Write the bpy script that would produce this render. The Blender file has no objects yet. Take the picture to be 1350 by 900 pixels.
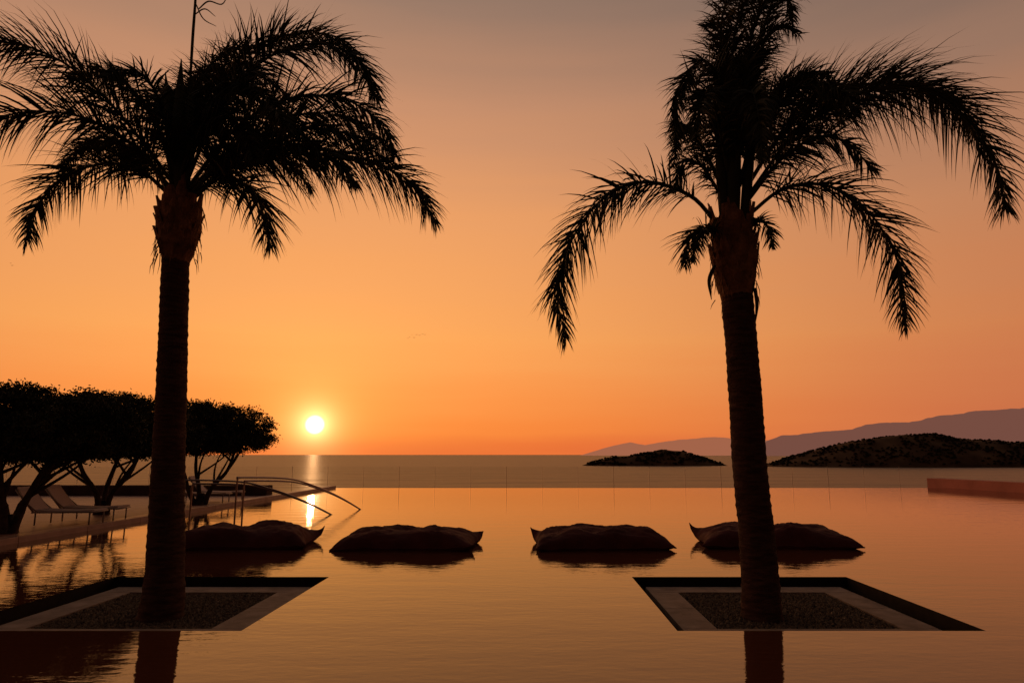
import bpy, math, random
import numpy as np
from mathutils import Vector, noise
random.seed(4); np.random.seed(4)
S=bpy.context.scene
R=math.radians
CAMH=1.6; PITCH=math.atan(149/900.0); CP,SP=math.cos(PITCH),math.sin(PITCH)

def lin(r,g,b):
    f=lambda c:(c/255/12.92) if c/255<=0.04045 else ((c/255+0.055)/1.055)**2.4
    return (f(r),f(g),f(b),1)
def pixel_to_world(px,py,Y):
    """image pixel px, py projected out to a chosen distance Y -> metres"""
    v=450-py; yc=888-v*SP; zc=v*CP+147
    return Vector(((px-697)*Y/yc, Y, CAMH+Y*zc/yc))

# ---------------------------------------------------------------- materials
def mat(name,col,rough=0.7,spec=0.3,noise_scale=None,var=0.3,bump=0.0,bump_scale=20,coord='Object',scale=(1,1,1)):
    m=bpy.data.materials.new(name); m.use_nodes=True
    n=m.node_tree.nodes; l=m.node_tree.links; b=n['Principled BSDF']
    b.inputs['Roughness'].default_value=rough
    b.inputs['Specular IOR Level'].default_value=spec
    b.inputs['Base Color'].default_value=(*col,1)
    tc=n.new('ShaderNodeTexCoord'); mp=n.new('ShaderNodeMapping'); mp.inputs['Scale'].default_value=scale
    l.new(tc.outputs[coord],mp.inputs['Vector'])
    if noise_scale:
        t=n.new('ShaderNodeTexNoise'); t.inputs['Scale'].default_value=noise_scale; t.inputs['Detail'].default_value=6
        l.new(mp.outputs[0],t.inputs['Vector'])
        r=n.new('ShaderNodeValToRGB')
        r.color_ramp.elements[0].position=0.3; r.color_ramp.elements[1].position=0.7
        r.color_ramp.elements[0].color=(*[c*(1-var) for c in col],1)
        r.color_ramp.elements[1].color=(*[min(1,c*(1+var)) for c in col],1)
        l.new(t.outputs['Fac'],r.inputs['Fac']); l.new(r.outputs['Color'],b.inputs['Base Color'])
    if bump:
        t=n.new('ShaderNodeTexNoise'); t.inputs['Scale'].default_value=bump_scale; t.inputs['Detail'].default_value=5
        l.new(mp.outputs[0],t.inputs['Vector'])
        bp=n.new('ShaderNodeBump'); bp.inputs['Strength'].default_value=bump; bp.inputs['Distance'].default_value=0.03
        l.new(t.outputs['Fac'],bp.inputs['Height']); l.new(bp.outputs['Normal'],b.inputs['Normal'])
    return m
def see_through(m,kind,fac):
    n=m.node_tree.nodes; l=m.node_tree.links; b=n['Principled BSDF']; o=n['Material Output']
    e=n.new(kind); e.inputs['Color'].default_value=(.9,.85,.8,1)
    mx=n.new('ShaderNodeMixShader'); mx.inputs[0].default_value=fac
    l.new(b.outputs[0],mx.inputs[1]); l.new(e.outputs[0],mx.inputs[2]); l.new(mx.outputs[0],o.inputs['Surface'])

M_bark=mat('palm_bark',(0.11,0.06,0.045),0.9,0.12,6,0.5,0.9,25,scale=(1,1,5))
M_boot=mat('palm_leaf_base',(0.27,0.14,0.075),0.85,0.12,9,0.5,0.8,30)
M_frond=mat('palm_leaflet',(0.05,0.05,0.022),0.65,0.15,2,0.4)
M_leaf=mat('olive_leaf',(0.05,0.052,0.026),0.75,0.15,1.5,0.5)
M_wood=mat('olive_bark',(0.08,0.06,0.05),0.9,0.1,8,0.4,0.7,15)
M_cush=mat('cushion_fabric',(0.12,0.034,0.03),0.8,0.15,3,0.25,0.25,60)
M_stone=mat('border_stone',(0.3,0.235,0.19),0.75,0.2,5,0.3,0.3,40)
M_gravel=mat('gravel_stone',(0.18,0.14,0.10),0.85,0.2,30,0.85,0.6,60)
M_dark=mat('dark_wet_tile',(0.02,0.016,0.014),0.7,0.1,8,0.3)
M_deck=mat('deck_stone',(0.34,0.19,0.155),0.5,0.4,1.2,0.2,0.2,20)
M_cop=mat('coping_stone',(0.5,0.34,0.29),0.45,0.4,4,0.15)
M_wall=mat('dark_wall_render',(0.09,0.055,0.045),0.9,0.1,2,0.3,0.4,10)
M_terra=mat('terracotta_render',(0.65,0.26,0.2),0.8,0.2,1,0.15,0.2,10)
M_ground=mat('dry_ground',(0.1,0.075,0.05),0.95,0.1,0.3,0.4,0.6,3)
M_steel=mat('brushed_steel',(0.35,0.28,0.26),0.3,0.5); M_steel.node_tree.nodes['Principled BSDF'].inputs['Metallic'].default_value=0.9
M_post=mat('fence_glass_clamp',(0.8,0.72,0.65),0.35,0.5); see_through(M_post,'ShaderNodeBsdfTransparent',.65)
M_sling=mat('lounger_canvas',(0.78,0.7,0.68),0.8,0.2,20,0.08); see_through(M_sling,'ShaderNodeBsdfTranslucent',.45)
M_frame=mat('lounger_frame',(0.35,0.3,0.28),0.5,0.4)
M_isl=mat('island_scrub_ground',(0.15,0.095,0.055),0.95,0.05,0.05,0.5,coord='Object')
M_shrub=mat('island_shrub',(0.026,0.024,0.013),0.95,0.05,0.1,0.5)
M_bird=mat('bird_feather',(0.04,0.035,0.03),0.8,0.1)

def haze_paint(name,col,haze,fac):
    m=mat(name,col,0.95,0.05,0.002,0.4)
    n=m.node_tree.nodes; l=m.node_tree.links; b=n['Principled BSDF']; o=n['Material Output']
    e=n.new('ShaderNodeEmission'); e.inputs['Color'].default_value=haze  # distance haze painted into the material as a constant glow, no real air volume
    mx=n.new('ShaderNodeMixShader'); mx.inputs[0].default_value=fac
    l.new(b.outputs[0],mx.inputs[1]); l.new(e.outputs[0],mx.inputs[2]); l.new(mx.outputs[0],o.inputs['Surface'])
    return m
M_m1=haze_paint('far_mountain_painted_haze',(0.12,0.07,0.06),lin(172,106,78),0.88)
M_m2=haze_paint('mountain_painted_haze',(0.12,0.07,0.06),lin(130,85,72),0.8)

def water(name,base,rough,layers,ior=1.33):
    m=bpy.data.materials.new(name); m.use_nodes=True
    n=m.node_tree.nodes; l=m.node_tree.links; b=n['Principled BSDF']
    b.inputs['Base Color'].default_value=(*base,1); b.inputs['Roughness'].default_value=rough
    b.inputs['IOR'].default_value=ior
    tc=n.new('ShaderNodeTexCoord'); prev=None
    for sc,strength,det in layers:
        mp=n.new('ShaderNodeMapping'); mp.inputs['Scale'].default_value=(sc[0],sc[1],1)
        mp.inputs['Rotation'].default_value=(0,0,R(sc[2]))
        l.new(tc.outputs['Object'],mp.inputs['Vector'])
        t=n.new('ShaderNodeTexNoise'); t.inputs['Scale'].default_value=1; t.inputs['Detail'].default_value=det
        l.new(mp.outputs[0],t.inputs['Vector'])
        bp=n.new('ShaderNodeBump'); bp.inputs['Strength'].default_value=1; bp.inputs['Distance'].default_value=strength
        l.new(t.outputs['Fac'],bp.inputs['Height'])
        if prev: l.new(prev.outputs[0],bp.inputs['Normal'])
        prev=bp
    l.new(prev.outputs[0],b.inputs['Normal'])
    return m
M_pool=water('pool_water',(0.11,0.038,0.02),0.03,[((0.8,2.6,8),0.0045,2),((6,13,-14),0.0018,3)],1.42)
M_sea=water('sea_water',(0.105,0.075,0.055),0.38,[((0.010,0.035,5),4.0,3),((0.05,0.16,-10),1.2,4)])

M_glass=bpy.data.materials.new('fence_glass'); M_glass.use_nodes=True
n=M_glass.node_tree.nodes; l=M_glass.node_tree.links
tr=n.new('ShaderNodeBsdfTransparent'); gl=n.new('ShaderNodeBsdfGlossy'); gl.inputs['Roughness'].default_value=0.02
tr.inputs['Color'].default_value=(0.95,0.96,0.95,1)
mx=n.new('ShaderNodeMixShader'); mx.inputs[0].default_value=0.05
l.new(tr.outputs[0],mx.inputs[1]); l.new(gl.outputs[0],mx.inputs[2]); l.new(mx.outputs[0],n['Material Output'].inputs['Surface'])

# ---------------------------------------------------------------- mesh helpers
class MB:
    def __init__(s): s.v=[]; s.f=[]
    def add(s,vs,fs):
        o=len(s.v); s.v.extend([tuple(p) for p in vs]); s.f.extend([tuple(i+o for i in f) for f in fs])
    def box(s,x0,x1,y0,y1,z0,z1):
        s.add([(x0,y0,z0),(x1,y0,z0),(x1,y1,z0),(x0,y1,z0),(x0,y0,z1),(x1,y0,z1),(x1,y1,z1),(x0,y1,z1)],
              [(0,3,2,1),(4,5,6,7),(0,1,5,4),(1,2,6,5),(2,3,7,6),(3,0,4,7)])
    def tube(s,pts,rad,sides=8,cap=True):
        pts=[Vector(p) for p in pts]; N=len(pts)
        if not hasattr(rad,'__len__'): rad=[rad]*N
        vs=[];fs=[]; up=Vector((0,0,1)); prevn=None
        for i,p in enumerate(pts):
            t=(pts[min(i+1,N-1)]-pts[max(i-1,0)]).normalized()
            if prevn is None:
                a=up if abs(t.z)<0.9 else Vector((0,1,0)); nn=t.cross(a).normalized()
            else:
                nn=(prevn-t*prevn.dot(t)).normalized()
            prevn=nn; bb=t.cross(nn)
            for k in range(sides):
                a=2*math.pi*k/sides; vs.append(p+(nn*math.cos(a)+bb*math.sin(a))*rad[i])
        for i in range(N-1):
            for k in range(sides):
                a=i*sides+k; b=i*sides+(k+1)%sides; fs.append((a,b,b+sides,a+sides))
        if cap:
            fs.append(tuple(range(sides-1,-1,-1))); fs.append(tuple((N-1)*sides+k for k in range(sides)))
        s.add(vs,fs)
    def obj(s,name,m,parent=None,smooth=False,bevel=0):
        me=bpy.data.meshes.new(name); me.from_pydata(s.v,[],s.f); me.update()
        if smooth: me.polygons.foreach_set('use_smooth',[True]*len(me.polygons))
        ob=bpy.data.objects.new(name,me); S.collection.objects.link(ob)
        ob.data.materials.append(m)
        if parent: ob.parent=parent
        if bevel:
            b=ob.modifiers.new('b','BEVEL'); b.width=bevel; b.segments=2
        return ob
def empty(name):
    e=bpy.data.objects.new(name,None); S.collection.objects.link(e); e.empty_display_size=0.3; return e
def catmull(P,n=10):
    P=[Vector(p) for p in P]; P=[P[0]*2-P[1]]+P+[P[-1]*2-P[-2]]; out=[]
    for i in range(1,len(P)-2):
        for k in range(n):
            t=k/n; a,b,c,d=P[i-1],P[i],P[i+1],P[i+2]
            out.append(0.5*((2*b)+(c-a)*t+(2*a-5*b+4*c-d)*t*t+(3*b-a-3*c+d)*t**3))
    out.append(P[-2]); return out
def resample(P,step):
    L=[0]
    for i in range(1,len(P)): L.append(L[-1]+(P[i]-P[i-1]).length)
    n=max(4,int(L[-1]/step)); out=[]; j=0
    for k in range(n+1):
        d=L[-1]*k/n
        while j<len(P)-2 and L[j+1]<d: j+=1
        u=(d-L[j])/max(1e-6,L[j+1]-L[j]); out.append(P[j].lerp(P[j+1],min(1,u)))
    return out,L[-1]

# ---------------------------------------------------------------- palms
def leaflet(mb,p,d,L,w,droop,widthdir):
    """narrow 4-section blade"""
    vs=[];fs=[];q=Vector(p);dd=Vector(d)
    segs=4
    for i in range(segs+1):
        t=i/segs; ww=w*(0.6+0.8*t if t<0.3 else (1-t)*1.2)*0.5
        if i==segs: vs.append(q)
        else: vs+= [q-widthdir*ww,q+widthdir*ww]
        dd=(dd+Vector((0,0,-droop*(0.4+t)))).normalized(); q=q+dd*L/segs
    for i in range(segs-1): a=2*i; fs.append((a,a+1,a+3,a+2))
    a=2*(segs-1); fs.append((a,a+1,a+2)); mb.add(vs,fs)

def frond(mbL,mbR,pts,Lmax=0.5,dens=1.0,start=0.12,droop=0.26):
    Lmax*=1.75; dens*=1.5
    c=catmull(pts,8); c,L=resample(c,0.018/dens)
    N=len(c); cc=c[::8]+[c[-1]]; mbR.tube(cc,[0.026*(1-0.85*i/(len(cc)-1)) for i in range(len(cc))],6)
    up=Vector((0,0,1)); prevS=None; tw0=random.uniform(-.5,.5)
    for i in range(int(N*start),N):
        t=i/(N-1); T=(c[min(i+1,N-1)]-c[max(i-1,0)]).normalized()
        s=T.cross(up)
        if s.length<0.25 and prevS is not None: s=prevS
        s=(s-T*s.dot(T)).normalized()
        if prevS is not None:
            if s.dot(prevS)<0: s=-s
            s=(s*0.2+prevS*0.8); s=(s-T*s.dot(T)).normalized()
        prevS=s; nrm=s.cross(T).normalized()
        if nrm.z<0 and abs(T.z)<0.9: nrm=-nrm
        tt=(t-start)/(1-start)
        ll=Lmax*(0.42+0.68*math.sin(math.pi*min(1,tt*0.95+0.06))**0.7)*(1-0.36*tt)
        clump=1+.18*noise.noise((t*14,tw0*9,0))
        for sd in (-1,1):
            if random.random()<0.06: continue
            ph=R(random.choice((-55,-30,0,28,50))+random.uniform(-12,12))+tw0*sd*.5
            f=0.55+0.6*tt+random.uniform(-.12,.12)
            d=(s*sd*math.cos(ph)+nrm*math.sin(ph)+T*f).normalized()
            wd=T.cross(d).cross(d).normalized() if random.random()<0.5 else (T.cross(d)).normalized()
            leaflet(mbL,c[i],d,ll*clump*random.uniform(0.7,1.12),random.uniform(0.018,0.031),droop*random.uniform(0.4,1.7),wd)

def palm(trunk,Y,boots,fronds,extras):
    e=empty('palm_tree')
    pts=catmull(trunk['p'],12); rad=trunk['r']; pts,L=resample(pts,0.022)
    mb=MB(); N=len(pts); sides=28; vs=[];fs=[]
    for i,p in enumerate(pts):
        t=i/(N-1); x=t*(len(rad)-1); k=min(int(x),len(rad)-2); r=rad[k]+(rad[k+1]-rad[k])*(x-k)
        h=p.z; ring=abs(((h*9.5+0.25*noise.noise((0,0,h*3)))%1)-0.5)*2
        for j in range(sides):
            a=2*math.pi*j/sides
            rr=r*(1+0.045*(ring**3)+0.04*noise.noise((math.cos(a)*2,math.sin(a)*2,h*4))+0.04*noise.noise((math.cos(a)*5,math.sin(a)*5,h*22)))
            vs.append((p.x+math.cos(a)*rr,p.y+math.sin(a)*rr,p.z))
    for i in range(N-1):
        for j in range(sides):
            a=i*sides+j;b=i*sides+(j+1)%sides; fs.append((a,b,b+sides,a+sides))
    mb.add(vs,fs); mb.obj('trunk',M_bark,e,True)
    mb=MB(); z0,z1,r0,r1,cx=boots
    nb=44
    for i in range(nb):
        a=i*2.39996; t=i/nb; z=z0+(z1-z0)*t*0.85
        r=(r0+(r1-r0)*math.sin(math.pi*min(1,t*0.75+0.1)))*0.82
        h=(z1-z0)*random.uniform(0.3,0.5); w=random.uniform(0.08,0.14)
        out=Vector((math.cos(a),math.sin(a),0)); tan=Vector((-out.y,out.x,0)); c0=Vector((cx,Y,z))
        vs=[]; flare=random.uniform(0.01,0.07)
        for q,(rr,ww) in enumerate(((r-0.03,w*1.1),(r+0.015,w),(r+flare*0.6+0.01,w*0.6),(r+flare+0.01,w*random.uniform(.2,.5)))):
            zz=z+h*q/3*random.uniform(.9,1.1)
            for s_ in (-1,-0.35,0.35,1):
                th=0.02 if abs(s_)<0.5 else 0
                vs.append(c0+out*(rr+th)+tan*ww*s_+Vector((0,0,zz-z)))
        fs=[(q*4+k,q*4+k+1,q*4+k+5,q*4+k+4) for q in range(3) for k in range(3)]
        mb.add(vs,fs)
    mb.tube([(cx,Y,z0-0.05),(cx,Y,z0+(z1-z0)*.3),(cx,Y,z0+(z1-z0)*.7),(cx,Y,z1),(cx,Y,z1+0.4)],[r0*.9,r1*.85,r1*.85,r0*.6,0.05],14)
    for i in range(110):
        a=random.uniform(0,6.28); z=random.uniform(z0,z1); r=r1*random.uniform(.85,1.02)
        p=Vector((cx+math.cos(a)*r,Y+math.sin(a)*r,z)); q=p+Vector((math.cos(a)*random.uniform(0,.07),math.sin(a)*.04,-random.uniform(.05,.26)))
        mb.tube([p,(p+q)/2+Vector((random.uniform(-.02,.02),0,0)),q],[0.006,0.005,0.001],3)
    mb.obj('leaf_bases',M_boot,e)
    mL=MB(); mR=MB()
    for F in fronds:
        pts=[pixel_to_world(p[0],p[1],Y+p[2]) for p in F[0]]
        frond(mL,mR,pts,*F[1:])
    for ex in extras:
        pts=catmull([pixel_to_world(p[0],p[1],Y+p[2]) for p in ex[0]],6); n_=len(pts)
        rr=[ex[1]*(math.sin(math.pi*(0.25+0.74*i/(n_-1)))) +0.003 for i in range(n_)]
        mR.tube(pts,rr,6)
    mL.obj('fronds',M_frond,e); mR.obj('frond_stems',M_frond,e,True)
    return e

YP=7.65
left_fr=[
 ([(230,245,0),(190,190,-.1),(130,120,-.2),(70,75,-.3),(0,55,-.4),(-70,65,-.5)],0.5),
 ([(226,250,0),(180,195,-.2),(110,155,-.4),(30,148,-.6),(-50,172,-.8)],0.52),
 ([(222,255,0),(180,222,.1),(130,217,.3),(80,236,.4),(46,276,.5),(34,322,.5)],0.42),
 ([(230,240,0),(205,160,.3),(170,115,.6),(130,95,.9),(90,105,1.2)],0.3),
 ([(232,235,0),(215,150,-.3),(195,105,-.6),(165,92,-.9),(140,102,-1.2)],0.26),
 ([(248,235,0),(290,140,-.2),(350,78,-.4),(420,58,-.5),(470,80,-.6),(497,130,-.7)],0.46),
 ([(246,230,0),(280,130,.4),(330,65,.8),(390,45,1.1),(445,50,1.4),(480,90,1.6)],0.4),
 ([(250,245,0),(310,170,0),(380,130,.1),(450,130,.2),(500,160,.3),(520,205,.3)],0.5),
 ([(250,250,0),(320,190,-.2),(400,170,-.4),(460,178,-.5),(508,212,-.5)],0.46),
 ([(254,258,0),(320,210,0),(400,202,.1),(480,210,.2),(540,240,.2),(574,292,.2)],0.52),
 ([(254,262,0),(290,235,-.2),(325,245,-.4),(350,280,-.5),(356,324,-.5)],0.42),
 ([(240,230,0),(262,130,.5),(300,95,1.2),(345,100,1.9),(380,130,2.3)],0.38),
 ([(240,230,0),(265,150,-.3),(300,115,-.8),(345,125,-1.2),(380,170,-1.5)],0.34),
 ([(236,228,0),(250,130,.2),(275,88,.5),(305,65,.9),(340,60,1.2)],0.28),
 ([(236,235,0),(240,150,.6),(230,125,1.3),(215,130,2.0),(200,160,2.5)],0.28),
 ([(250,255,0),(290,210,.6),(330,195,1.2),(380,215,1.8),(410,250,2.1)],0.38),
 ([(226,255,0),(195,215,.5),(150,190,1.1),(110,195,1.7),(80,225,2.1)],0.32),
 ([(236,240,0),(260,170,-.3),(290,150,-.7),(320,170,-1.0),(335,210,-1.2)],0.28),
 ([(250,250,0),(320,185,.4),(400,150,.8),(465,160,1.0),(515,200,1.1)],0.46),
 ([(252,255,0),(310,200,-.3),(370,190,-.7),(430,205,-.9),(470,240,-1.0)],0.4),
]
left_ex=[([(238,255,0),(236,160,0),(239,78,0)],0.085),([(228,250,.05),(222,150,.1),(218,95,.1)],0.05),([(246,250,0),(250,150,0),(256,95,0)],0.05),
         ([(250,120,0),(254,50,0),(258,-10,0),(256,-40,0)],0.016),
         ([(262,12,0),(275,2,0),(292,6,.1),(300,-5,.1)],0.006),([(258,5,0),(268,25,0),(285,35,.1)],0.005),([(256,20,0),(270,12,0),(284,22,.1)],0.005)]
palm(dict(p=[pixel_to_world(211,818,YP),pixel_to_world(217,760,YP),pixel_to_world(221,640,YP),pixel_to_world(227,480,YP),pixel_to_world(232,325,YP)],r=[.225,.19,.18,.17,.16,.157,.15,.147,.143]),
     YP,(3.83,4.5,.155,.245,pixel_to_world(236,300,YP).x),left_fr,left_ex)

right_fr=[
 ([(945,295,0),(910,258,-.1),(850,240,-.2),(795,262,-.3),(752,320,-.4),(735,385,-.4),(746,450,-.4)],0.43),
 ([(985,285,0),(1035,248,0),(1095,246,.1),(1150,285,.2),(1185,350,.3),(1195,430,.3)],0.45),
 ([(985,260,0),(1050,175,0),(1130,125,.0),(1210,115,.1),(1275,155,.2),(1315,220,.2),(1325,275,.2)],0.6),
 ([(982,250,0),(1040,165,.4),(1110,120,.8),(1190,108,1.1),(1255,135,1.4),(1290,185,1.6)],0.52),
 ([(978,240,0),(1020,145,-.2),(1070,110,-.5),(1110,120,-.8),(1130,150,-1)],0.3),
 ([(960,240,0),(935,150,0),(908,105,.1),(895,115,.2),(890,155,.2),(892,190,.2)],0.28),
 ([(965,225,0),(955,120,-.1),(930,80,-.3),(910,95,-.5),(900,130,-.6)],0.26),
 ([(968,210,0),(965,90,.1),(975,20,.2),(1010,-20,.3),(1040,0,.4),(1045,35,.4)],0.28),
 ([(970,210,0),(985,80,-.1),(1005,10,-.2),(1035,-20,-.4),(1055,-10,-.5)],0.26),
 ([(966,200,0),(950,80,.3),(955,10,.6),(975,-30,.9),(1000,-40,1.2)],0.3),
 ([(975,190,0),(1000,60,.2),(1040,-40,.4),(1095,-68,.5),(1125,-45,.6),(1133,-14,.6)],0.28),
 ([(985,265,0),(1030,210,-.3),(1080,180,-.6),(1120,190,-.8),(1150,225,-.9)],0.34),
 ([(975,245,0),(1000,150,.5),(1040,110,1.1),(1085,120,1.7),(1110,160,2.1)],0.38),
 ([(955,255,0),(925,190,.4),(905,165,.9),(893,185,1.4),(888,220,1.8)],0.28),
 ([(957,270,0),(930,225,.1),(908,210,.2),(895,225,.3),(890,250,.3)],0.22),
 ([(962,240,0),(945,150,-.3),(935,120,-.7),(922,140,-1.1),(917,190,-1.3)],0.26),
 ([(968,240,0),(980,150,-.4),(990,120,-.9),(1000,150,-1.4),(1005,210,-1.6)],0.26),
 ([(950,310,0),(925,300,-.1),(908,318,-.2),(903,350,-.2)],0.24),
 ([(952,305,0),(932,300,-.3),(918,318,-.5),(914,345,-.6)],0.18),
 ([(988,300,0),(1003,290,-.2),(1014,303,-.3),(1018,325,-.3)],0.15),
 ([(970,230,0),(975,130,.6),(970,85,1.4),(960,95,2.1),(950,140,2.6)],0.36),
 ([(966,225,0),(960,130,0),(955,70,.1),(942,35,.2),(925,35,.3)],0.22),
 ([(972,225,0),(985,120,0),(1005,60,.1),(1030,35,.2),(1052,45,.3)],0.28),
 ([(974,240,0),(1000,170,0),(1030,120,.1),(1065,95,.2),(1095,100,.3)],0.32),
]
right_ex=[([(966,300,0),(966,170,0),(970,90,0)],0.1),([(955,300,0),(950,200,0),(955,120,0)],0.06),([(980,300,0),(988,200,0),(985,130,0)],0.06),
          ([(942,350,-.1),(935,370,-.15),(938,395,-.15)],0.02),([(995,380,-.1),(998,400,-.15),(996,425,-.15)],0.02)]
palm(dict(p=[pixel_to_world(1005,820,YP),pixel_to_world(1001,740,YP),pixel_to_world(989,620,YP),pixel_to_world(981,500,YP),pixel_to_world(971,385,YP)],r=[.215,.193,.187,.184,.181,.18,.178,.177,.175]),
     YP,(3.36,4.3,.18,.265,pixel_to_world(968,340,YP).x),right_fr,right_ex)

# ---------------------------------------------------------------- pool, planters, deck
xs=[-9.4,-5.495,-2.65,1.37,4.215,30]; ys=[-9,6.64,9.456,34]
mb=MB(); vs=[(x,y,0) for y in ys for x in xs]; fs=[]
for j in range(3):
    for i in range(5):
        if j==1 and i in (1,3): continue
        a=j*6+i; fs.append((a,a+1,a+7,a+6))
mb.add(vs,fs); mb.obj('swimming_pool_water',M_pool)
mb=MB(); mb.box(-9.38,30,34.01,34.25,-1.5,-0.03); mb.obj('infinity_edge_wall',M_dark)
def planter(x0,x1):
    y0,y1=6.64,9.456; e=empty('tree_planter'); g=0.15; b=0.35
    mb=MB(); zf=-0.3
    mb.add([(x0,y0,-.002),(x1,y0,-.002),(x1,y1,-.002),(x0,y1,-.002),(x0,y0,zf),(x1,y0,zf),(x1,y1,zf),(x0,y1,zf)],
           [(0,1,5,4),(1,2,6,5),(2,3,7,6),(3,0,4,7),(4,5,6,7)])
    mb.obj('overflow_gutter',M_dark,e)
    mb=MB(); X0,X1,Y0,Y1=x0+g,x1-g,y0+g,y1-g
    def strip(xa,xb,ya,yb,n,alongx):
        for k in range(n):
            if alongx: mb.box(xa+(xb-xa)*k/n+.002,xa+(xb-xa)*(k+1)/n-.002,ya,yb,-.28,-.10)
            else: mb.box(xa,xb,ya+(yb-ya)*k/n+.002,ya+(yb-ya)*(k+1)/n-.002,-.28,-.10)
    strip(X0,X1,Y0,Y0+b,3,True); strip(X0,X1,Y1-b,Y1,3,True)
    strip(X0,X0+b,Y0+b+.003,Y1-b-.003,2,False); strip(X1-b,X1,Y0+b+.003,Y1-b-.003,2,False)
    mb.obj('stone_border',M_stone,e,bevel=0.004)
    mb=MB(); gx0,gx1,gy0,gy1=X0+b,X1-b,Y0+b,Y1-b
    mb.add([(gx0,gy0,-.135),(gx1,gy0,-.135),(gx1,gy1,-.135),(gx0,gy1,-.135)],[(0,1,2,3)])
    for i in range(9000):
        x=random.uniform(gx0+.02,gx1-.02);y=random.uniform(gy0+.02,gy1-.02);r=random.uniform(.008,.026)
        z=-.130+random.uniform(0,.018); q=[random.uniform(.6,1.2)*r for _ in range(6)]; a=random.uniform(0,3)
        ca,sa=math.cos(a),math.sin(a)
        mb.add([(x+q[0]*ca,y+q[0]*sa,z),(x-q[1]*sa,y+q[1]*ca,z),(x-q[2]*ca,y-q[2]*sa,z),(x+q[3]*sa,y-q[3]*ca,z),(x,y,z+q[4]*.9),(x,y,z-q[5])],
               [(0,1,4),(1,2,4),(2,3,4),(3,0,4),(1,0,5),(2,1,5),(3,2,5),(0,3,5)])
    mb.obj('gravel',M_gravel,e)
planter(-5.495,-2.65); planter(1.37,4.215)

mb=MB(); mb.add([(-400,-200,-.6),(400,-200,-.6),(400,39,-.6),(-400,39,-.6),(400,75,-13.5),(-400,75,-13.5)],[(0,1,2,3),(3,2,4,5)]); mb.obj('ground',M_ground)
mb=MB(); mb.add([(-40000,70,-12),(40000,70,-12),(40000,45000,-12),(-40000,45000,-12)],[(0,1,2,3)]); mb.obj('sea',M_sea)
mb=MB()
xw=[-9.75-1.2*k for k in range(0,22)]
for i in range(len(xw)-1):
    for j in range(28):
        y=-9+1.25*j
        if y>25.2: continue
        mb.box(xw[i+1]+.004,xw[i]-.004,y+.004,min(y+1.25,26)-.004,-.5,.096+random.uniform(0,.003))
mb.obj('pool_deck',M_deck)
mb=MB()
for j in range(22):
    y=-9+2.0*j; mb.box(-9.747,-9.395,y+.003,min(y+2,34)-.003,-.5,.11)
mb.obj('pool_coping',M_cop,bevel=.01)
mb=MB(); mb.box(-36,-9.76,26.0,26.6,-.5,.46); mb.obj('low_wall',M_wall,bevel=.02)
mb=MB(); pts=[(20.25,35.4),(20.95,29.3),(23.6,17.5),(28,0)]
for a,b in zip(pts[:-1],pts[1:]):
    d=(Vector(b)-Vector(a)).normalized()
    nn=Vector((-d.y,d.x)) if (-d.y)>0 else Vector((d.y,-d.x))
    q=[Vector(a),Vector(b),Vector(b)+nn*.7,Vector(a)+nn*.7]
    mb.add([(p.x,p.y,-.4) for p in q]+[(p.x,p.y,.42) for p in q],[(0,1,5,4),(1,2,6,5),(2,3,7,6),(3,0,4,7),(4,5,6,7)])
mb.obj('parapet_wall',M_terra)
mb=MB(); mb.add([(20.95,35.4,.06),(21.6,29.3,.06),(24.2,17.5,.06),(28.6,0,.06),(60,0,.06),(60,35.4,.06)],[(0,1,2,3,4,5)]); mb.obj('side_terrace',M_deck)

e=empty('glass_fence'); mb=MB(); gp=MB()
x=-40.0; k=0
while x<19.5:
    w=.012 if k%3==0 else .007
    mb.box(x-w,x+w,36.0,36.02,-.6,1.0); gp.add([(x+.03,36.02,-.5),(x+1.8,36.02,-.5),(x+1.8,36.02,.97),(x+.03,36.02,.97)],[(0,1,2,3)]); x+=1.85; k+=1
mb.obj('posts',M_post,e); gp.obj('panels',M_glass,e)

def rail(p0,p1,h):
    mb=MB(); p0=Vector(p0);p1=Vector(p1);d=p1-p0; L=d.length; d.normalize()
    for k,(off,hh) in enumerate(((0,h),(.22,h-.09))):
        a=p0+d*off; P=[a+Vector((0,0,-.25)),a+Vector((0,0,hh-.12)),a+d*.03+Vector((0,0,hh-.03)),a+d*.12+Vector((0,0,hh))]
        LL=L-off
        for t in (0.35,0.55,0.72,0.86,1.0,1.08):
            z=hh*(1-max(0,(t-.18)/.82)**1.7)
            P.append(a+d*LL*t+Vector((0,0,z)))
        mb.tube(catmull(P,6),.022,8)
    mb.obj('pool_handrail',M_steel,None,True)
rail((-8.2,16.5,0),(-5.35,19.0,0),1.0); rail((-6.95,16.6,0),(-5.0,20.8,0),1.06)

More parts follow.
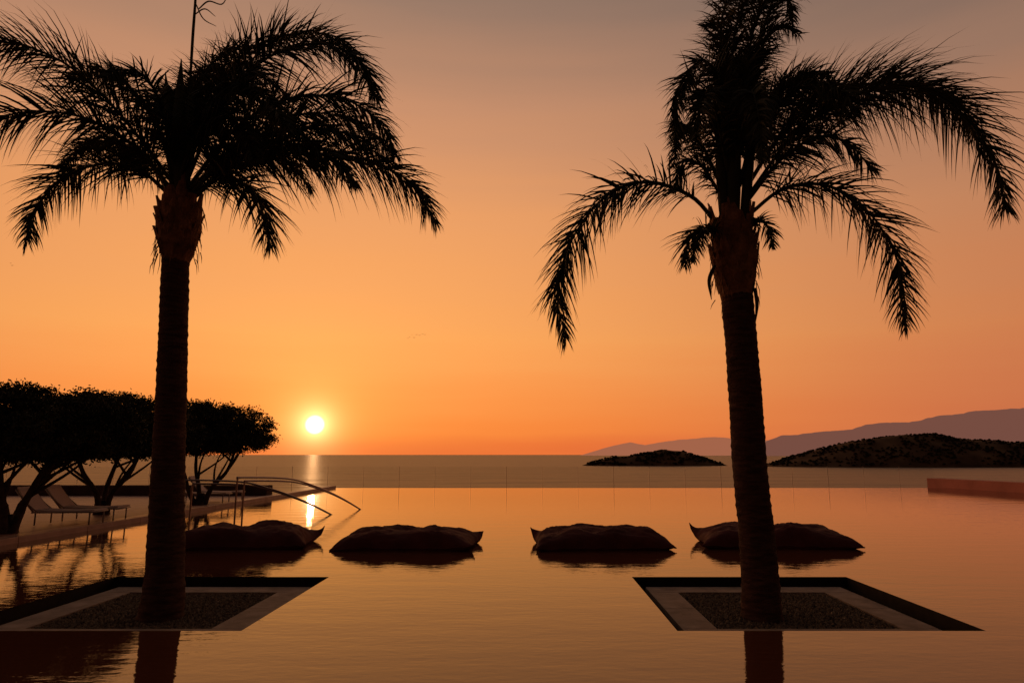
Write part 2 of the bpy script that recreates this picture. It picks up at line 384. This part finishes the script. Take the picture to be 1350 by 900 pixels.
def lounger(x,y,yaw):
    e=empty('sun_lounger'); e.location=(x,y,.115); e.rotation_euler=(0,0,yaw); e.scale=(.84,1,.95); mb=MB(); z=0; x0=0
    y=-.3
    for yy in (0,.6):
        mb.tube([(x0+.45,y+yy,z+.28),(x0+1.95,y+yy,z+.28)],.02,6)
        mb.tube([(x0+.5,y+yy,z+.28),(x0+.02,y+yy,z+.78)],.02,6)
        for xx in (.55,1.85): mb.tube([(x0+xx,y+yy,z),(x0+xx,y+yy,z+.28)],.02,6)
        mb.tube([(x0+.22,y+yy,z+.55),(x0+.6,y+yy,z+.28)],.013,6)
    for xx,zz in ((.02,.78),(1.95,.28),(.5,.28)): mb.tube([(x0+xx,y,z+zz),(x0+xx,y+.6,z+zz)],.02,6)
    mb.obj('frame',M_frame,e,True)
    mb=MB(); n=8
    for (xa,za,xb,zb,s) in ((.5,.30,1.94,.30,.03),(.03,.80,.49,.31,.03)):
        vs=[];fs=[]
        for k in range(n+1):
            t=k/n; sag=-s*math.sin(math.pi*t); X=x0+xa+(xb-xa)*t; Z=z+za+(zb-za)*t+sag
            vs+=[(X,y+.02,Z),(X,y+.58,Z),(X,y+.02,Z+.04),(X,y+.58,Z+.04)]
        for k in range(n):
            a=k*4; fs+=[(a,a+1,a+5,a+4),(a+2,a+6,a+7,a+3),(a,a+4,a+6,a+2),(a+1,a+3,a+7,a+5)]
        fs+=[(0,2,3,1),(n*4,n*4+1,n*4+3,n*4+2)]
        mb.add(vs,fs)
    mb.obj('canvas',M_sling,e)
lounger(-11.0,15.2,R(6)); lounger(-11.05,16.15,R(6)); lounger(-11.1,21.9,R(6)); lounger(-11.1,22.9,R(6))

# ---------------------------------------------------------------- floating bean bag cushions
def cushion(cx,cy,w,d,h,rot,seed,tips):
    mb=MB(); nu,nv=72,48; vs=[];fs=[]
    ca,sa=math.cos(rot),math.sin(rot)
    def pt(u,v,top):
        a=max(0,1-abs(u)**3.2); b=max(0,1-abs(v)**3.0)
        prof=(a*b)**0.45
        x=u*w/2*(1-0.09*(1-v*v)*abs(u)); y=v*d/2*(1-0.13*(1-u*u)*abs(v))
        x+=0.06*noise.noise((u*1.5,v*1.5,seed)); y+=0.06*noise.noise((u*1.5,v*1.5,seed+9))
        wr=noise.noise((u*2.6+seed,v*2.0,seed*2))*0.28-abs(noise.noise((u*6+v*3,v*6,seed+3)))*0.16-abs(noise.noise((u*13-v*4,v*9,seed+6)))*0.07
        dip=-0.2*math.exp(-((u-0.05)**2*4+(v+.1)**2*4))
        if top: z=h*prof*(0.9+wr+dip)
        else: z=-0.12*prof
        tip=(abs(u)*abs(v))**6
        q=(0 if u<0 else 1)+(0 if v<0 else 2)
        z+=tip*tips[q]; edge=max(abs(u),abs(v))**8
        z+=0.04+0.03*edge*noise.noise((u*7,v*7,seed))
        if top: z+=0.012*math.sin((u*u*3+v*5)*6+seed)*edge*prof
        return (cx+x*ca-y*sa, cy+x*sa+y*ca, z)
    for top in (True,False):
        o=len(vs)
        for j in range(nv+1):
            for i in range(nu+1):
                U=i/nu*2-1;V=j/nv*2-1
                U=math.sin(U*math.pi/2)*.55+U*.45; V=math.sin(V*math.pi/2)*.55+V*.45
                vs.append(pt(U,V,top))
        for j in range(nv):
            for i in range(nu):
                a=o+j*(nu+1)+i; q=(a,a+1,a+nu+2,a+nu+1); fs.append(q if top else q[::-1])
    mb.add(vs,fs)
    ring=[pt(-1+2*i/40,-1,True) for i in range(40)]+[pt(1,-1+2*i/30,True) for i in range(30)]+[pt(1-2*i/40,1,True) for i in range(40)]+[pt(-1,1-2*i/30,True) for i in range(31)]
    mb.tube(ring,.011,5)
    ob=mb.obj('floating_cushion',M_cush,None,True)
cushion(-5.05,12.7,2.35,1.45,.38,R(5),1.3,(.0,.04,.1,.2))
cushion(-2.12,12.55,2.5,1.4,.34,R(-2),5.1,(-.03,.08,.08,.14))
cushion(1.26,12.6,2.4,1.45,.36,R(3),8.7,(.0,.0,.2,.06))
cushion(4.4,12.8,2.7,1.45,.38,R(-3),12.2,(.03,.0,.26,.04))

# ---------------------------------------------------------------- clipped umbrella olive trees
def olive(x,y,rx,ry,ztop,zbot,seed,stems,nleaf):
    rng=np.random.RandomState(seed); random.seed(seed)
    e=empty('olive_tree'); mb=MB()
    for k in range(stems):
        a=k*6.28/stems+random.uniform(-.4,.4)
        b0=Vector((x+.12*math.cos(a),y+.12*math.sin(a),.05)); 
        m1=Vector((x+.3*math.cos(a)+random.uniform(-.1,.1),y+.3*math.sin(a),.6))
        m2=Vector((x+.65*math.cos(a)+random.uniform(-.15,.15),y+.65*math.sin(a),1.15))
        tz=Vector((x+1.0*math.cos(a),y+1.0*math.sin(a),zbot+.35))
        pts=catmull([b0,m1,m2,tz],6); n_=len(pts)
        mb.tube(pts,[.085*(1-.6*i/n_)*(1+.15*noise.noise((i*.9,seed,k))) for i in range(n_)],8)
        for s_ in range(5):
            p=pts[int(n_*random.uniform(.4,.85))]; a2=a+random.uniform(-1.3,1.3); r=random.uniform(.6,1.5)
            q=Vector((x+r*rx*.5*math.cos(a2),y+r*ry*.5*math.sin(a2),zbot+random.uniform(.3,.7)))
            mid=(p+q)/2+Vector((random.uniform(-.15,.15),random.uniform(-.15,.15),-.05))
            mb.tube(catmull([p,mid,q],4),[.04*(1-.75*i/8) for i in range(9)],6)
    mb.tube([(x,y,.02),(x,y,.2),(x,y,.45)],[.22,.17,.1],10)
    mb.obj('trunk',M_wood,e,True)
    zc=zbot+(ztop-zbot)*.36; up=ztop-zc; dn=zc-zbot
    ncl=620; cl=[]
    while len(cl)<ncl:
        p=rng.uniform(-1,1,3)
        r=(abs(p[0])**2.4+abs(p[1])**2.4+abs(p[2])**2.4)**(1/2.4)
        if r>1 or r<.3: continue
        f=1+.09*noise.noise((p[0]*2.2+seed,p[1]*2.2,p[2]*2))
        cl.append((x+p[0]*rx*f*.95,y+p[1]*ry*f*.95,zc+p[2]*(up if p[2]>0 else dn)*f*.93))
    cl=np.array(cl); idx=rng.randint(0,ncl,nleaf)
    c=cl[idx]+rng.normal(0,1,(nleaf,3))*np.array([.12,.12,.065])
    d=rng.normal(0,1,(nleaf,3)); d[:,2]=d[:,2]*.9+.35; d/=np.linalg.norm(d,axis=1)[:,None]
    w=np.cross(d,rng.normal(0,1,(nleaf,3))); w/=np.linalg.norm(w,axis=1)[:,None]
    L=rng.uniform(.05,.10,nleaf)[:,None]; W=rng.uniform(.013,.024,nleaf)[:,None]
    V=np.stack([c-d*L*.5,c+w*W,c+d*L*.5,c-w*W],1).reshape(-1,3)
    me=bpy.data.meshes.new('foliage'); n_=nleaf
    me.vertices.add(4*n_); me.vertices.foreach_set('co',V.ravel())
    me.loops.add(4*n_); me.loops.foreach_set('vertex_index',np.arange(4*n_))
    me.polygons.add(n_); me.polygons.foreach_set('loop_start',np.arange(0,4*n_,4)); me.polygons.foreach_set('loop_total',np.full(n_,4))
    me.update(); me.validate(); me.materials.append(M_leaf)
    o=bpy.data.objects.new('foliage',me); S.collection.objects.link(o); o.parent=e
olive(-10.15,13.7,2.5,1.8,2.97,1.45,3,5,90000)
olive(-10.9,17.9,2.3,1.8,3.2,1.5,7,3,60000)
olive(-9.95,21.2,2.05,1.9,3.25,1.6,11,3,65000)

# ---------------------------------------------------------------- islands and mountains
def interp(prof,px):
    if px<=prof[0][0]: return prof[0][1]
    for (a,b),(c,d) in zip(prof[:-1],prof[1:]):
        if px<=c: return b+(d-b)*(px-a)/(c-a)
    return prof[-1][1]
def island(prof,Y,depth,seed,nsh):
    e=empty('island'); mb=MB(); rows=18; n_=160
    x0,x1=prof[0][0],prof[-1][0]
    vs=[];fs=[]
    def hgt(X,v):
        base=interp(prof,X)
        s=math.cos(v*math.pi/2)**.8 if abs(v)<1 else 0
        return base*s*(1+.15*noise.noise((X*.02,v*2,seed)))+1.2*noise.noise((X*.06,v*5,seed))*s
    for j in range(rows+1):
        v=j/rows*2-1
        for i in range(n_+1):
            X=x0+(x1-x0)*i/n_; h=interp(prof,X)
            vs.append((X,Y+v*depth*(0.35+.65*min(1,h/12))*.5+depth*.5,-12.3+hgt(X,v)))
    for j in range(rows):
        for i in range(n_):
            a=j*(n_+1)+i; fs.append((a,a+1,a+n_+2,a+n_+1))
    mb.add(vs,fs); mb.obj('terrain',M_isl,e,True)
    rnd=random.Random(seed); mb=MB()
    for k in range(nsh):
        X=rnd.uniform(x0+5,x1-5); v=rnd.uniform(-.97,.25); h=interp(prof,X)
        if h<2: continue
        if noise.noise((X*.03,v*3,seed+4))<-.1+rnd.uniform(-.2,.2): continue
        z=-12.3+hgt(X,v); yy=Y+v*depth*(0.35+.65*min(1,h/12))*.5+depth*.5
        if z<-11: continue
        r=rnd.uniform(.6,2.0); q=[rnd.uniform(.7,1.3)*r for _ in range(8)]
        ring=[(X+q[m]*1.2*math.cos(m*.785),yy+q[m]*math.sin(m*.785),z+rnd.uniform(0,.3)*r) for m in range(8)]
        top=[(X+q[m]*.6*math.cos(m*.785+.3),yy+q[m]*.6*math.sin(m*.785+.3),z+r*rnd.uniform(.7,1.1)) for m in range(8)]
        mb.add(ring+top+[(X,yy,z-1),(X,yy,z+r*1.1)],[(m,(m+1)%8,8+(m+1)%8,8+m) for m in range(8)]+[(8+m,8+(m+1)%8,17) for m in range(8)])
    mb.obj('shrubs',M_shrub,e)
def pr(lst,Y):
    out=[]
    for px,py in lst:
        p=pixel_to_world(px,py,Y); out.append((p.x,max(0,p.z+12.3)))
    return out
island(pr([(768,617),(778,611),(800,605),(822,601),(850,598),(880,594),(905,596),(930,603),(950,610),(962,617)],860),840,60,2,900)
island(pr([(1012,618),(1022,611),(1050,603),(1085,594),(1120,584),(1150,579),(1200,574),(1235,573),(1270,577),(1310,580),(1350,583),(1420,578),(1500,585),(1600,600),(1680,618)],800),755,120,5,3600)
def mountains(prof,Y,m,seed,depth):
    mb=MB(); n_=260; rows=14; vs=[];fs=[]
    for j in range(rows+1):
        v=j/rows
        for i in range(n_+1):
            px=prof[0][0]+(prof[-1][0]-prof[0][0])*i/n_; p=pixel_to_world(px,interp(prof,px),Y)
            hh=max(0,p.z+12)
            hh*=1+.05*noise.noise((px*.03,0,seed))+.03*noise.noise((px*.11,0,seed))
            s=math.sin(v*math.pi/2)**.9 if v<1 else 1
            s*=1+.25*noise.noise((px*.02,v*3,seed))*(1-v)
            vs.append((p.x,Y-depth*(1-v),-12.5+hh*s))
    for j in range(rows):
        for i in range(n_):
            a=j*(n_+1)+i; fs.append((a,a+1,a+n_+2,a+n_+1))
    mb.add(vs,fs); mb.obj('mountain_range',m,None,True)
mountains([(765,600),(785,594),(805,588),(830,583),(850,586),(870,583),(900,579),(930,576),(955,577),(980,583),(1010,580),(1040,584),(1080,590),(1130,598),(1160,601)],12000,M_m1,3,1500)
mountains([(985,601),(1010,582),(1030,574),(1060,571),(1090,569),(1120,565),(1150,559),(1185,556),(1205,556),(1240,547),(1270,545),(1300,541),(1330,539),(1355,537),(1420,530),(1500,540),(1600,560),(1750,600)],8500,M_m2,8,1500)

mb=MB(); rb=random.Random(2)
for (px,py) in [(540,444),(543,441),(546,445),(549,441),(553,442),(557,440),(560,441),(538,446),(16,350),(14,347)]:
    p=pixel_to_world(px,py,110); s_=rb.uniform(.08,.13); f=rb.uniform(.1,.8)
    mb.tube([p+Vector((-.1,-.1,0))*s_*4,p,p+Vector((.1,.1,0))*s_*4],[.01,.035,.01],5)
    mb.add([p,p+Vector((-s_,.05,s_*f)),p+Vector((-s_*2,0,s_*f*.6)),p+Vector((-s_,-.06,s_*f))],[(0,1,2,3)])
    mb.add([p,p+Vector((s_,.05,s_*f)),p+Vector((s_*2,0,s_*f*.6)),p+Vector((s_,-.06,s_*f))],[(0,1,2,3)])
mb.obj('bird_flock',M_bird)

# ---------------------------------------------------------------- sky, sun
az=math.atan2(-282,906); el=R(2.35)
sun=Vector((math.sin(az)*math.cos(el),math.cos(az)*math.cos(el),math.sin(el)))
W=bpy.data.worlds.new('World'); S.world=W; W.use_nodes=True
n=W.node_tree.nodes; l=W.node_tree.links; bg=n['Background']
tc=n.new('ShaderNodeTexCoord')
def math_(op,a,b=None,clamp=False):
    m=n.new('ShaderNodeMath'); m.operation=op; m.use_clamp=clamp
    for k,v in ((0,a),(1,b)):
        if v is None: continue
        if isinstance(v,(int,float)): m.inputs[k].default_value=v
        else: l.new(v,m.inputs[k])
    return m.outputs[0]
def ramp(fac,st):
    r=n.new('ShaderNodeValToRGB'); cr=r.color_ramp
    while len(cr.elements)<len(st): cr.elements.new(0.5)
    for e_,(p,c) in zip(cr.elements,st): e_.position=p; e_.color=c
    l.new(fac,r.inputs['Fac']); return r.outputs['Color']
def mixc(fac,a,b,bt='MIX'):
    m=n.new('ShaderNodeMix'); m.data_type='RGBA'; m.blend_type=bt
    if isinstance(fac,(int,float)): m.inputs[0].default_value=fac
    else: l.new(fac,m.inputs[0])
    for k,v in ((6,a),(7,b)):
        if isinstance(v,tuple): m.inputs[k].default_value=v
        else: l.new(v,m.inputs[k])
    return m.outputs[2]
nv=n.new('ShaderNodeVectorMath'); nv.operation='NORMALIZE'; l.new(tc.outputs['Generated'],nv.inputs[0])
sp=n.new('ShaderNodeSeparateXYZ'); l.new(nv.outputs[0],sp.inputs[0])
dv=n.new('ShaderNodeVectorMath'); dv.operation='DISTANCE'; l.new(nv.outputs[0],dv.inputs[0]); dv.inputs[1].default_value=sun
th=dv.outputs['Value']
mp=n.new('ShaderNodeMapping'); mp.inputs['Scale'].default_value=(1.2,1.2,14); l.new(nv.outputs[0],mp.inputs[0])
nz=n.new('ShaderNodeTexNoise'); nz.inputs['Scale'].default_value=1.6; nz.inputs['Detail'].default_value=4; l.new(mp.outputs[0],nz.inputs['Vector'])
zz=math_('ADD',sp.outputs['Z'],math_('MULTIPLY',math_('SUBTRACT',nz.outputs['Fac'],.5),.07))
A=ramp(zz,[(0,lin(232,112,54)),(.035,lin(243,132,60)),(.163,lin(244,160,86)),(.324,lin(233,157,98)),(.466,lin(206,146,108)),(.588,lin(168,131,108)),(1,lin(58,54,56))])
B=ramp(zz,[(0,lin(184,102,76)),(.05,lin(198,110,72)),(.163,lin(202,122,76)),(.324,lin(188,127,90)),(.466,lin(151,115,95)),(.588,lin(113,97,89)),(1,lin(48,46,52))])
mr=n.new('ShaderNodeMapRange'); mr.interpolation_type='SMOOTHSTEP'; l.new(th,mr.inputs[0]); mr.inputs[1].default_value=.25; mr.inputs[2].default_value=1.05
sky=mixc(mr.outputs[0],A,B)
mr2=n.new('ShaderNodeMapRange'); mr2.interpolation_type='SMOOTHSTEP'; l.new(th,mr2.inputs[0]); mr2.inputs[1].default_value=.95; mr2.inputs[2].default_value=1.7; mr2.inputs[3].default_value=1; mr2.inputs[4].default_value=.12
cb=n.new('ShaderNodeCombineXYZ'); [l.new(mr2.outputs[0],cb.inputs[k]) for k in range(3)]
sky=mixc(1.0,sky,cb.outputs[0],'MULTIPLY')
def glow(width,amp,col):
    g=math_('MULTIPLY',math_('POWER',2.71828,math_('MULTIPLY',math_('DIVIDE',th,width),-1)),amp)
    cx=n.new('ShaderNodeVectorMath'); cx.operation='SCALE'; cx.inputs[0].default_value=col; l.new(g,cx.inputs['Scale']); return cx.outputs[0]
for g in (glow(.014,2.6,(1,.66,.28)),glow(.045,.42,(1,.46,.10)),glow(.16,.12,(1,.4,.05))):
    sky=mixc(1.0,sky,g,'ADD')
mr3=n.new('ShaderNodeMapRange'); mr3.interpolation_type='SMOOTHSTEP'; l.new(th,mr3.inputs[0]); mr3.inputs[1].default_value=.008; mr3.inputs[2].default_value=.0145; mr3.inputs[3].default_value=2.0; mr3.inputs[4].default_value=0
cx=n.new('ShaderNodeVectorMath'); cx.operation='SCALE'; cx.inputs[0].default_value=(1,.9,.7); l.new(mr3.outputs[0],cx.inputs['Scale'])
sky=mixc(1.0,sky,cx.outputs[0],'ADD')
st=n.new('ShaderNodeTexSky'); st.sky_type='NISHITA'; st.sun_disc=False; st.sun_elevation=el; st.sun_rotation=az; st.dust_density=4
sc=n.new('ShaderNodeVectorMath'); sc.operation='SCALE'; sc.inputs['Scale'].default_value=.006; l.new(st.outputs[0],sc.inputs[0])
sky=mixc(1.0,sky,sc.outputs[0],'ADD')
l.new(sky,bg.inputs['Color']); bg.inputs['Strength'].default_value=1.0

sd=bpy.data.lights.new('sun','SUN'); sd.energy=.05; sd.angle=R(.5); sd.color=(1,.5,.2)
so=bpy.data.objects.new('sun',sd); S.collection.objects.link(so); so.rotation_euler=(-sun).to_track_quat('-Z','Y').to_euler()

cd=bpy.data.cameras.new('camera'); cd.lens=24; cd.sensor_width=36; cd.shift_x=-22/1350; cd.clip_end=90000; cd.clip_start=.05
co=bpy.data.objects.new('camera',cd); S.collection.objects.link(co); co.location=(0,0,CAMH); co.rotation_euler=(math.pi/2+PITCH,0,0)
S.camera=co
S.view_settings.view_transform='Standard'; S.view_settings.look='None'; S.view_settings.exposure=0
